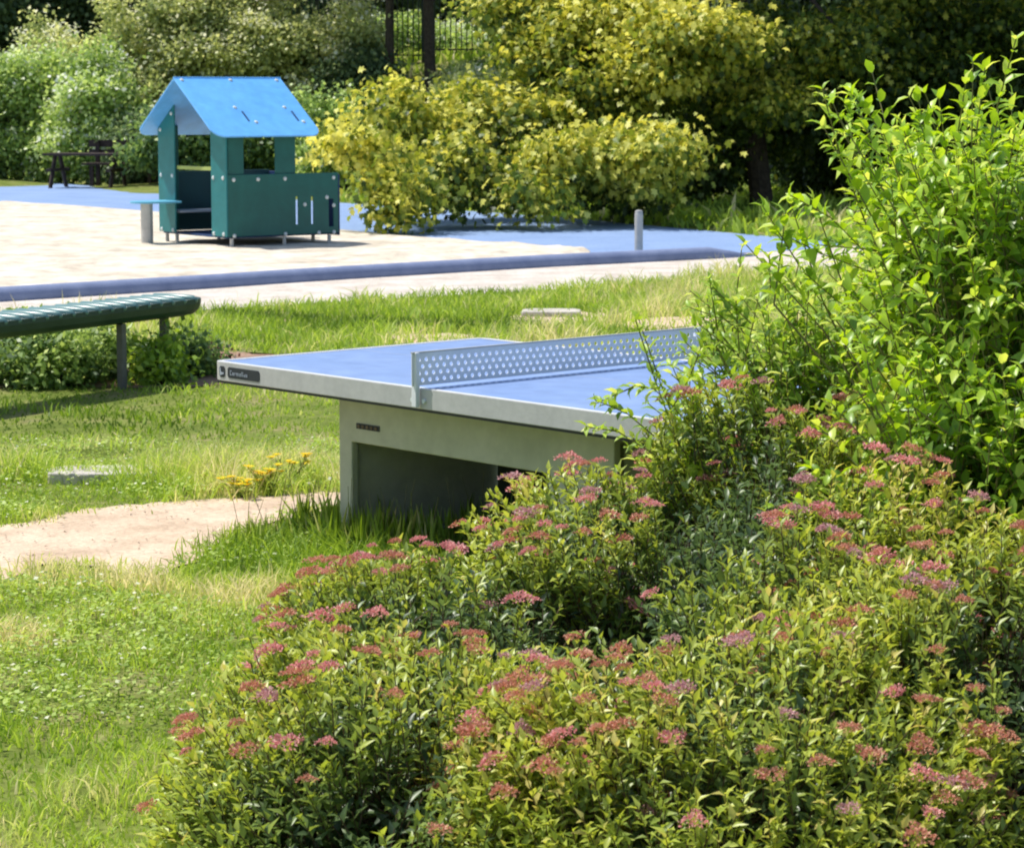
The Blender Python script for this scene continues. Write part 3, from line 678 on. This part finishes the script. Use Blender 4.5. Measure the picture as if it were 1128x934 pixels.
def shrub(name, x, y, rx, ry, h, mat, label, cat='shrub', group=None, leaf=.1, per=520, tb_=.5, ts=.26, nc=9, droop=.1, sub=.19, base=None, wr=.7, tmpl=T_SIMPLE):
    per = per * 1.25
    z0 = float(gz(x, y)) if base is None else base
    o = empty(name, (x, y, z0), 0, label, cat, group)
    cl = []
    for i in range(nc + 4):
        a = i * 2.4 + x; rr = .85 * math.sqrt(i / (nc + 4)); hh = random.uniform(.40, .86) - .25 * rr; k = random.uniform(.30, .52)
        cl.append((x + rx * rr * math.cos(a), y + ry * rr * math.sin(a), z0 + h * hh, rx * k, ry * k, h * random.uniform(.16, .30), random.uniform(-.2, .18)))
    for i in range(nc):
        a = i * 2.4 + 1 + x; cl.append((x + rx * .7 * math.cos(a), y + ry * .7 * math.sin(a), z0 + h * random.uniform(.12, .35), rx * .36, ry * .36, h * .2, random.uniform(-.2, .05)))
    crown('foliage', o, cl, mat, leaf, per * .9, tmpl, droop, tb_, ts, wr, sub, .25, 3 if h > 1.5 else 0)
    m = MB()
    for c in cl[:9]:
        m.tube([(x + random.uniform(-.12, .12), y + random.uniform(-.12, .12), z0 - .1), ((x + c[0]) / 2, (y + c[1]) / 2, z0 + h * .3), (c[0], c[1], c[2])], [.03, .022, .008], 5)
    m.build('stem', M['bark'], o, world=False).location = (-x, -y, -z0)
    return o
def X(px, D): return (px - CX) / F * D
G1 = 'shrubs along the bank behind the playground'
def zt_(py, D): return HC + (YH - py) / F * D
S = [ # px, D, half width px, top y, material, label, leaf, tint
 (6, 53.9, 66, 58, 'mid_leaf', 'bright green dense shrub at the far left edge behind the blue rubber', .11, .55),
 (104, 53.3, 64, 60, 'mid_leaf', 'light green shrub with silvery leaves directly above the picnic table', .11, .66),
 (40, 58.0, 85, 34, 'olive_leaf', 'dull green shrub rising behind the bright shrubs at the far left', .11, .6),
 (190, 58, 85, -8, 'olive_leaf', 'tall olive shrub directly behind the playhouse roof', .11, .66),
 (305, 58.5, 105, -40, 'olive_leaf', 'wide tall olive shrub left of the metal fence', .11, .64),
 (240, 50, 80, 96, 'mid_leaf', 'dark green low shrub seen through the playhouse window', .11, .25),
 (376, 47, 50, 92, 'mid_leaf', 'fresh green shrub between the playhouse and the yellow leaved tree', .10, .62),
 (392, 57.5, 42, 52, 'dark_leaf', 'dark bluish shrub at the left foot of the fence', .10, .5),
 (166, 52.2, 40, 130, 'dark_leaf', 'low dark shrub behind the wooden bench backrest', .10, .6),
 (455, 45, 52, 130, 'mid_leaf', 'low rounded green shrub under the left tip of the yellow leaved tree', .10, .5),
 (545, 55, 60, 82, 'olive_leaf', 'dull green shrub right of the two dark trunks', .10, .5),
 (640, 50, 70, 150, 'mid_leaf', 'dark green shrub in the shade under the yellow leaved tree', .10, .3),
 (745, 46, 58, 186, 'mid_leaf', 'low light green shrub beyond the bollard', .10, .55),
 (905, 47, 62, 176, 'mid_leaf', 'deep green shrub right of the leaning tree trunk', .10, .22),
 (1015, 50, 85, 90, 'dark_leaf', 'dark shaded shrub behind the tall leafy bush', .10, .5),
 (425, 67, 45, 22, 'mid_leaf', 'sunlit green shrub seen between the fence bars left of the trunks', .10, .6),
 (505, 67, 50, 34, 'mid_leaf', 'sunlit green shrub seen through the fence right of the trunks', .10, .6),
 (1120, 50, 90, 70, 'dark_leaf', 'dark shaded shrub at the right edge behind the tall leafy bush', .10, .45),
]
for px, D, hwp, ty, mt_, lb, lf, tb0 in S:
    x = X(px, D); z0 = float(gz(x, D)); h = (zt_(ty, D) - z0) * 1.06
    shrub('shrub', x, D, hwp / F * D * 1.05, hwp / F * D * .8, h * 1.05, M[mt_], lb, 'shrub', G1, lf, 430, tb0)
# distant trees filling the skyline
G2 = 'trees beyond the fence'
FT = [(-40, 68, 'dark tree crown in the top left corner beyond the shrubs'), (70, 70, 'dark tree right of the corner tree beyond the olive shrubs'), (190, 72, 'dark green tree above the playhouse roof'), (300, 70, 'dark green tree above the wide olive shrub'),
      (395, 76, 'shaded tree just left of the two dark trunks'), (520, 78, 'shaded tree seen through the fence right of the trunks'), (650, 70, 'dark tree behind the crown of the yellow leaved tree'), (770, 68, 'dark tree behind the middle of the yellow crown'), (890, 66, 'dark tree above the leaning trunk'), (1010, 64, 'dark tree above the tall bush tip'), (1130, 64, 'dark tree at the top right corner')]
for i, (px, D, lb) in enumerate(FT):
    x = X(px, D); z0 = float(gz(x, D)); o = empty('tree', (x, D, z0), 0, lb, 'tree', G2)
    low = .12 if not (380 < px < 560) else .24
    cl = [(x + random.uniform(-1.2, 1.2), D + random.uniform(-.8, .8), z0 + 7 * k, 1.7, 1.4, 1.3, random.uniform(-.1, .12)) for k in (low, low + .1, .45, .6, .75, .9, .62)]
    cl += [(x + 1.4 * math.cos(a), D + 1.2 * math.sin(a) - .5, z0 + 7 * (low + .05 + .1 * (a % 2)), 1.2, 1.1, 1.2, 0) for a in (0, 1.3, 2.6, 3.9, 5.2)]
    crown('crown', o, cl, M['dark_leaf'], .16, 230, T_SIMPLE, .2, .5, .25, .75, .3)
    limbs((0, 0, 0), [(c[0] - x, c[1] - D, c[2] - z0) for c in cl[:8]], .16, (0.1, 0, 4.5)).build('trunk', M['bark'], o)
# two dark trunks on the bank, crowns above the frame
for i, (px, wpx, lb) in enumerate(((430, 5.5, 'thinner of the two dark trunks in front of the fence'), (475, 6.5, 'thicker of the two dark trunks in front of the fence'))):
    D = 57.2; x = X(px, D); z0 = float(gz(x, D)); o = empty('tree', (x, D, z0), 0, lb, 'tree')
    cl = [(x + a, D + b, z0 + c, 1.5, 1.5, 1.1) for a, b, c in ((-.9, 0, 4.6), (.8, .6, 5.0), (0, -.7, 5.6), (-1.6, .4, 5.4), (1.5, -.2, 5.7), (0, .2, 6.6))]
    crown('crown', o, cl, M['dark_leaf'], .14, 300, T_SIMPLE, .2, .55, .25, .75, .3)
    limbs((0, 0, 0), [(c[0] - x, c[1] - D, c[2] - z0) for c in cl], wpx / F * D, (.05, 0, 4.4)).build('trunk', M['bark'], o)

# ------------------------------------------------------------------ the yellow-leaved tree
D0 = 41.5; bx_ = X(838, D0)
MT = empty('tree', (bx_, D0, 0), 0, 'wide spreading tree with drooping yellow green branches over the blue rubber', 'tree')
def C(px, py, D, rx, rz, ti=0, dn=1, ry=None):
    p = atD(px, py, D); return (p.x, p.y, p.z, rx / F * D, (ry if ry else rx) / F * D, rz / F * D, ti, dn)  # tint paints the light: sunlit pads lighter, shaded interior darker
cl = [C(425, 118, 36, 34, 20, .16), C(400, 168, 34.5, 26, 16, .16), C(378, 158, 34.3, 10, 8, .3), C(437, 200, 34, 32, 15, .2), C(440, 228, 33.8, 14, 12, .15), C(470, 140, 37, 45, 30, .12), C(500, 185, 35.5, 40, 24, .12), C(490, 215, 35, 26, 12, .0),
      C(528, 110, 38, 40, 24, .2), C(592, 60, 39, 40, 34, .12), C(568, 6, 39.5, 44, 14, .14), C(560, 150, 37.5, 50, 30, .0), C(545, 205, 35.5, 38, 16, .02), C(590, 216, 34.8, 26, 14, -.05), C(515, 160, 37.5, 30, 24, .15), C(605, 135, 38, 40, 24, .1),
      C(615, 178, 35.5, 38, 22, .25), C(700, 175, 35.5, 44, 22, .28), C(655, 160, 36, 44, 20, .22), C(735, 165, 35.8, 28, 18, .25), C(660, 200, 36.5, 44, 16, -.1), C(700, 212, 37, 38, 12, -.2), C(640, 130, 38.5, 50, 24, .0),
      C(620, 100, 38.5, 60, 34, .06), C(640, 50, 39, 55, 30, .14), C(850, 100, 38.8, 40, 22, .0), C(930, 40, 39, 50, 24, .0), C(700, 60, 38, 46, 24, .28), C(750, 35, 37.8, 50, 24, .32), C(690, 15, 38.5, 50, 20, .25), C(800, 50, 38, 36, 22, .2), C(720, 80, 37.6, 34, 14, .25),
      C(700, 110, 39.5, 60, 36, -.02), C(780, 110, 41, 60, 44, -.12), C(850, 60, 41, 70, 44, -.08), C(940, 70, 41.5, 80, 60, -.14), C(1040, 60, 42, 90, 70, -.18), C(860, 130, 42, 60, 36, -.18), C(960, 150, 43, 70, 40, -.2), C(1060, 150, 43, 80, 50, -.22), C(1130, 80, 43, 80, 70, -.22),
      C(770, 180, 42, 44, 30, -.3), C(900, 190, 44, 50, 28, -.3)]
# canopy above the frame: shades what lies under it
for a in range(26):
    th = a * 2.4; rr = math.sqrt(a / 26) * 5.6
    cl.append((bx_ + 1.0 + rr * math.cos(th), D0 + .8 + rr * .8 * math.sin(th), 5.6 + 1.8 * (1 - rr / 5.6) + random.uniform(-.6, .6), 1.6, 1.5, 1.1, .05, .45))
crown('crown', MT, cl, M['maple'], .105, 560, T_LOBE, .9, .42, .30, .95, .22, .4, 7)
m = limbs((0, 0, 0), [(c[0] - bx_, c[1] - D0, c[2]) for c in cl[8:34:3] if abs(c[0] - bx_) < 2.3], .19, (-.5, .3, 4.2)); m.build('trunk', M['bark'], MT)

# ------------------------------------------------------------------ plants by the slatted bench
def smallplant(px, py, D, r, h, mat, lb, leaf=.05, per=1600, tb_=.5, name='shrub', g=None, nc=6):
    x = X(px, D); return shrub(name, x, D, r, r * .8, h, M[mat], lb, 'shrub', g, leaf, per, tb_, .22, nc, .1, .07, 0.0, .6)
smallplant(25, 0, 16.6, .42, .42, 'mid_leaf', 'dark green low shrub under the bench at the left edge', .055, 1500, .3)
smallplant(95, 0, 16.9, .36, .38, 'mid_leaf', 'dark green low shrub just left of the near bench leg', .055, 1500, .28)
smallplant(60, 0, 16.4, .30, .34, 'mid_leaf', 'leafy green plant between the two darker shrubs under the bench', .05, 1500, .42)
smallplant(170, 0, 16.5, .17, .33, 'lime_leaf', 'bright green bushy plant just right of the near bench leg', .055, 1700, .6)
smallplant(205, 0, 17.0, .20, .30, 'mid_leaf', 'dark green plant below the rounded end of the bench', .05, 1700, .2)
smallplant(225, 0, 17.3, .10, .17, 'red_leaf', 'small dark red plant on the bare soil beside the bench end', .04, 2200, .5, nc=4)
# yellow flowers in the lawn
fy = [(268, 533, .11, 'small yellow flowering plant at the left of the lawn flowers by the path'), (297, 529, .16, 'largest clump of yellow flowers beside the sandy path'), (322, 520, .17, 'faded yellow flowers nearest the table leg')]
for px, py, h, lb in fy:
    p = at(px, py + 16, 0); h *= .85; o = empty('yellow_flower', p, 0, lb, 'flower', 'yellow flowers by the sandy path')
    n = 13; a = rnd(n, 0, 6.28); r = rnd(n, 0, .10); tipz = h * rnd(n, .7, 1.1)
    tips = np.stack([p.x + r * np.cos(a) * 1.2, p.y + r * np.sin(a), tipz], -1); bs = np.tile(np.array([[p.x, p.y, 0.]]), (n, 1))
    sticks('stem', bs, tips, .0025, .0018, M['greentwig'], o)
    K = 9; PP = np.repeat(tips, K, 0); aa = np.tile(np.arange(K) * 2 * math.pi / K, n); dd = np.stack([np.cos(aa), np.sin(aa), .35 + 0 * aa], -1)
    leaves('flower_head', PP, dd, np.tile(UP, (n * K, 1)) + rng.normal(size=(n * K, 3)) * .1, np.full(n * K, .028), np.full(n * K, .02), rnd(n * K), T_SIMPLE, M['yellow_fl'], o)
    bp, bd, bn, bl, bw, bt = shoot_leaves(bs, tips, 6, .9, .05, .22); leaves('foliage', bp, bd, bn, bl, bw, .5 + .1 * rng.normal(size=len(bl)), T_FOLD, M['mid_leaf'], o)
# tall weeds around the table base
WT = [(300, 592), (330, 585), (352, 580), (385, 600), (415, 606), (440, 600), (470, 605), (505, 600), (270, 600), (455, 612), (395, 590), (530, 590)]
for i, (px, py) in enumerate(WT):
    p = at(px, py + 10, 0); o = empty('grass_tuft', p, 0, 'ragged tuft of long grass growing at the foot of the table base', 'grass tuft', 'long grass tufts at the table base')
    n = 90; a = rnd(n, 0, 6.28); r = rnd(n, 0, .09); base = np.stack([p.x + r * np.cos(a), p.y + r * np.sin(a), 0 * a], -1)
    H = rnd(n, .07, .20) * (1.15 if px > 340 else .8); le = rnd(n, .1, .7)
    d = np.stack([np.cos(a) * le, np.sin(a) * le, np.ones(n)], -1); nn = np.stack([np.cos(a), np.sin(a), .4 + 0 * a], -1) + rng.normal(size=(n, 3)) * .5
    leaves('blade', base, d, nn, H, np.full(n, .0085), .58 + .2 * rng.normal(size=n), T_FOLD, M['grass'], o)['kind'] = 'stuff'
    m_ = 3; aa = rnd(m_, 0, 6.28); bs = np.tile(np.array([[p.x, p.y, 0]]), (m_, 1)); tp = bs + np.stack([.08 * np.cos(aa), .08 * np.sin(aa), rnd(m_, .2, .33)], -1)
    sticks('stalk', bs, tp, .002, .0012, M['greentwig'], o)['kind'] = 'stuff'

# ------------------------------------------------------------------ foreground spirea
def flowermesh(seed, n=190, r=.034):
    g = np.random.default_rng(seed); parts = []
    q = nz_(g.normal(size=(n, 3))); q[:, 2] = np.abs(q[:, 2])
    lob = 1 + .25 * np.sin(np.arctan2(q[:, 1], q[:, 0]) * 3 + seed)
    P = q * np.array([r, r, r * .42]) * (lob * g.uniform(.55, 1, n))[:, None]
    d = nz_(q + g.normal(size=(n, 3)) * .5); nn = g.normal(size=(n, 3)); L = g.uniform(.005, .009, n)
    return P, d, nn, L, np.clip(.45 + .3 * g.normal(size=n) * .6 + q[:, 2] * .25, 0, 1)
FM = {}
for key in ('fl_pink', 'fl_mauve', 'fl_rust'):
    FM[key] = []
    for s in range(3):
        P, d, nn, L, tt = flowermesh(s + 3); o = leaves('flower_head', P, d, nn, L, L * .9, tt, T_SIMPLE, M[key]); FM[key].append(o.data); bpy.data.objects.remove(o)
def spirea(cx, cy, rx, ry, H, ns, nflow, mix, lb, leaf=.045, tb_=.50, seed=0, flb=None, gap=-.75, zlow=.0):
    o = empty('flowering_shrub', (cx, cy, 0), 0, lb, 'shrub', 'pink flowering shrubs in the foreground')
    def surf_pts(n, sc_=1.0):
        v = rng.normal(size=(n * 2, 3)); v[:, 2] = np.abs(v[:, 2]); v = nz_(v)[:n]
        q = np.sign(v) * np.abs(v) ** .82
        P = np.array([cx, cy, .0]) + q * np.array([rx, ry, H]) * sc_
        l = lump(P, 3.4); l2 = lump(P, 8)
        P = P + nz_(q) * (l * .05 + l2 * .022)[:, None]
        return P, v, l
    P, v, l = surf_pts(ns)
    k = (l + .35 * lump(P, 7) > gap) & (P[:, 2] > zlow); P, v, l = P[k], v[k], l[k]
    d = nz_(v * np.array([.75, .75, .5]) + UP * .75 + rng.normal(size=P.shape) * .22)
    Ls = rnd(len(P), .13, .24)[:, None]; tip = P + d * Ls * .35; base = tip - d * Ls
    a = shoot_leaves(base, tip, 15, .95, leaf, .41)
    own = np.repeat(rng.normal(size=len(P)), 15)
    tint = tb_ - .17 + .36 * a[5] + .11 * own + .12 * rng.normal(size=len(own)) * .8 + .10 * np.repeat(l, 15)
    # inner leaves, given a darker tint
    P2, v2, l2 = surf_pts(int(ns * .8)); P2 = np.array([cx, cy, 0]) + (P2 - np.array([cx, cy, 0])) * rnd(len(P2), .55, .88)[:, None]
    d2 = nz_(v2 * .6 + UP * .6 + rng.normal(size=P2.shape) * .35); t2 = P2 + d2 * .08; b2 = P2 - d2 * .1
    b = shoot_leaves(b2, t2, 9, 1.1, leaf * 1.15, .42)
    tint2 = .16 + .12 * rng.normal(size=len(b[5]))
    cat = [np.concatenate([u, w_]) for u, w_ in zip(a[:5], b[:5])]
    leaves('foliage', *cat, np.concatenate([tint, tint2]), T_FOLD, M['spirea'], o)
    # stems
    root = np.array([cx, cy, 0]) + rng.normal(size=(len(P), 3)) * np.array([rx * .18, ry * .18, 0]); 
    mid = root * .35 + base * .65; mid[:, 2] = base[:, 2] * .5
    kk = rnd(len(P)) < .5
    A_ = np.concatenate([root[kk], mid[kk], base, b2]); B_ = np.concatenate([mid[kk], base[kk], tip, t2])
    rr = np.concatenate([np.full(kk.sum(), .004), np.full(kk.sum(), .003), np.full(len(base), .002), np.full(len(b2), .002)])
    sticks('stem', A_, B_, rr, rr * .7, M['twig'], o)
    # flower heads on the outermost shoots, each its own part
    wgt = (P[:, 2] / H - .05).clip(.02) ** 1.0 * (1.1 - .55 * (P[:, 1] - cy) / ry).clip(.2)
    cl_ = (lump(P, 5.5) > 0.1) * 1.6 + .5
    wgt = wgt * cl_; idx = rng.choice(len(P), min(nflow, len(P)), replace=False, p=wgt / wgt.sum())
    for j in idx:
        key = ('fl_pink', 'fl_mauve', 'fl_rust')[int(rng.choice(3, p=mix))]
        f = bpy.data.objects.new('flower_head', random.choice(FM[key])); col.objects.link(f); f.parent = o
        pt = Vector(tip[j]) + Vector(d[j]) * .018; f.location = pt - o.location
        up = (Vector(d[j]) + Vector((0, 0, 1.2)) + Vector(rng.normal(size=3)) * .15).normalized()
        q = up.to_track_quat('Z', 'Y') ; f.rotation_mode = 'QUATERNION'; f.rotation_quaternion = q
        s = random.uniform(.55, 1.15); f.scale = (s * random.uniform(.8, 1.3), s * random.uniform(.8, 1.1), s)
    return o
spirea(-.14, 7.10, .64, .85, .53, 1150, 95, (.55, .15, .3), 'flowering shrub at the left end of the mass, pink heads beside the lawn', seed=1)
spirea(.48, 7.60, .66, .85, .69, 1350, 90, (.5, .25, .25), 'mounded flowering shrub right in front of the table base', seed=2)
spirea(1.00, 8.05, .68, .82, .98, 1200, 92, (.45, .2, .35), 'flowering shrub right of the table in front of the lime green bush', seed=3)
spirea(.80, 7.78, .46, .50, .84, 800, 45, (.45, .25, .3), 'smaller raised flowering shrub between the table corner shrub and the one before the lime bush', seed=8)
spirea(.50, 6.05, .64, .78, .53, 1500, 70, (.25, .15, .6), 'front flowering shrub in the middle of the bottom edge with dark hollows', seed=4, gap=-.22)
spirea(1.22, 6.45, .66, .72, .68, 1400, 100, (.12, .1, .78), 'flowering shrub in the bottom right corner with mostly rust coloured heads', seed=5)
spirea(-.20, 6.2, .62, .78, .44, 1350, 62, (.3, .15, .55), 'low flowering shrub in the bottom left of the mass over the grass', seed=6)
spirea(.82, 7.05, .64, .85, .74, 1350, 92, (.4, .15, .45), 'flowering shrub in the centre of the mass, ringed by the others', seed=7, gap=-.55)

# ------------------------------------------------------------------ tall leafy bush and lime bush
def leafy(name, c, rad, ns, leaf, K, mat, lb, slen, ang_=1.0, wr=.5, tmpl=T_OVAL, tb_=.5, extra=(), root_r=.2, gap=-.9, twig='greentwig', inner=.8):
    cx, cy, cz = c; o = empty(name, (cx, cy, 0), 0, lb, 'shrub')
    v = nz_(rng.normal(size=(ns, 3))); q = np.sign(v) * np.abs(v) ** .8
    P = np.array(c) + q * np.array(rad) * (1 + .17 * lump(v * 2 + cx, 2.2))[:, None]
    l = lump(P, 3.5); k = (l > gap) & (P[:, 2] > .15); P, v, l = P[k], v[k], l[k]
    d = nz_(v * .8 + UP * .52 + rng.normal(size=P.shape) * .3)
    Ls = slen * rnd(len(P), .6, 1.2)[:, None]; tip = P + d * Ls * .4; base = tip - d * Ls
    P2 = np.array(c) + q[:int(ns * inner)] * np.array(rad) * rnd(int(ns * inner), .35, .85)[:, None]; d2 = nz_(v[:0].sum() + rng.normal(size=P2.shape) * .5 + UP); t2 = P2 + d2 * slen * .4; b2 = P2 - d2 * slen * .5
    k2 = b2[:, 2] > .05; t2, b2 = t2[k2], b2[k2]
    eb, et = [], []
    for pts in extra:   # long free canes; leaves on every segment
        for p_, q_ in zip(pts[:-1], pts[1:]): eb.append(np.array(p_)); et.append(np.array(q_))
    Bs = [base, b2] + ([np.array(eb)] if eb else []); Ts = [tip, t2] + ([np.array(et)] if eb else [])
    B_ = np.concatenate(Bs); T_ = np.concatenate(Ts)
    a = shoot_leaves(B_, T_, K, ang_, leaf, wr, .2, True, .9)
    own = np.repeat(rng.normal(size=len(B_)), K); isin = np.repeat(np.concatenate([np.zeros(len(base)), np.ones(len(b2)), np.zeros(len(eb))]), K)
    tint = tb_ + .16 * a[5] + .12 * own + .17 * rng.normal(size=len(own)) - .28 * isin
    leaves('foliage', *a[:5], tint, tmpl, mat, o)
    root = np.array([cx, cy, 0]) + rng.normal(size=(len(B_), 3)) * np.array([root_r, root_r, 0]); mid = root * .4 + B_ * .6; mid[:, 2] = B_[:, 2] * .55
    kk = rnd(len(B_)) < .35
    if eb: kk[len(base) + len(b2):] = False
    sticks('stem', np.concatenate([root[kk], mid[kk], B_]), np.concatenate([mid[kk], B_[kk], T_]), np.concatenate([np.full(kk.sum(), .007), np.full(kk.sum(), .005), np.full(len(B_), .003)]), np.concatenate([np.full(kk.sum(), .005), np.full(kk.sum(), .0035), np.full(len(B_), .002)]), M[twig], o)
    return o
def cane(*pts): return [tuple(atD(px, py, D)) for px, py, D in pts]
ex = [cane((990, 330, 7.9), (955, 250, 7.8), (925, 170, 7.75), (905, 95, 7.7)), cane((985, 250, 7.9), (950, 190, 7.8), (915, 160, 7.75)), cane((1000, 200, 7.9), (960, 130, 7.8), (935, 100, 7.8)), cane((1040, 260, 8.0), (1050, 180, 7.9), (1064, 90, 7.8)), cane((1080, 220, 8.0), (1095, 130, 7.9), (1120, 40, 7.8)),
      cane((960, 300, 7.9), (905, 280, 7.8), (870, 262, 7.7)), cane((985, 310, 7.9), (915, 240, 7.8), (870, 215, 7.7)), cane((1090, 250, 8.1), (1075, 150, 8.0), (1085, 75, 8.0)), cane((980, 370, 8.0), (920, 330, 7.8), (885, 300, 7.75))]
leafy('tall_leafy_shrub', (1.85, 8.0, 1.04), (.83, .66, .78), 1250, .064, 14, M['tall'], 'tall bright green bush with broad pointed leaves rising at the right edge', .36, 1.05, .52, T_OVAL, .55, ex, gap=-.85)
leafy('tall_leafy_shrub', (1.56, 7.35, .56), (.54, .36, .50), 420, .060, 12, M['tall'], 'lower front part bush with broad leaves below the tall bush, above the rusty flowers', .32, 1.05, .54, T_OVAL, .5)
ex2 = [cane((745, 470, 8.4), (725, 415, 8.35), (703, 350, 8.3)), cane((740, 450, 8.4), (760, 415, 8.35), (775, 375, 8.3)), cane((800, 470, 8.6), (820, 400, 8.55), (835, 330, 8.5)), cane((730, 430, 8.35), (700, 425, 8.3), (655, 445, 8.25)), cane((860, 420, 8.6), (865, 350, 8.6), (880, 290, 8.6)), cane((960, 380, 8.5), (905, 350, 8.4), (865, 305, 8.3))]
ex3 = [cane((720, 480, 8.2), (690, 455, 8.15), (655, 440, 8.1)), cane((720, 500, 8.2), (680, 475, 8.15), (645, 470, 8.1)), cane((740, 470, 8.3), (722, 420, 8.25), (700, 352, 8.2))]
leafy('lime_shrub', (.68, 8.45, .42), (.22, .20, .35), 150, .052, 12, M['lime_leaf'], 'small yellow green bush right at the near right corner of the table', .26, .95, .5, T_OVAL, .6, ex3, root_r=.08)
leafy('lime_shrub', (1.29, 8.95, .66), (.60, .46, .50), 800, .054, 12, M['lime_leaf'], 'yellow green bush with small leaves and loose twigs hiding the right end of the table', .30, .95, .52, T_OVAL, .6, ex2)
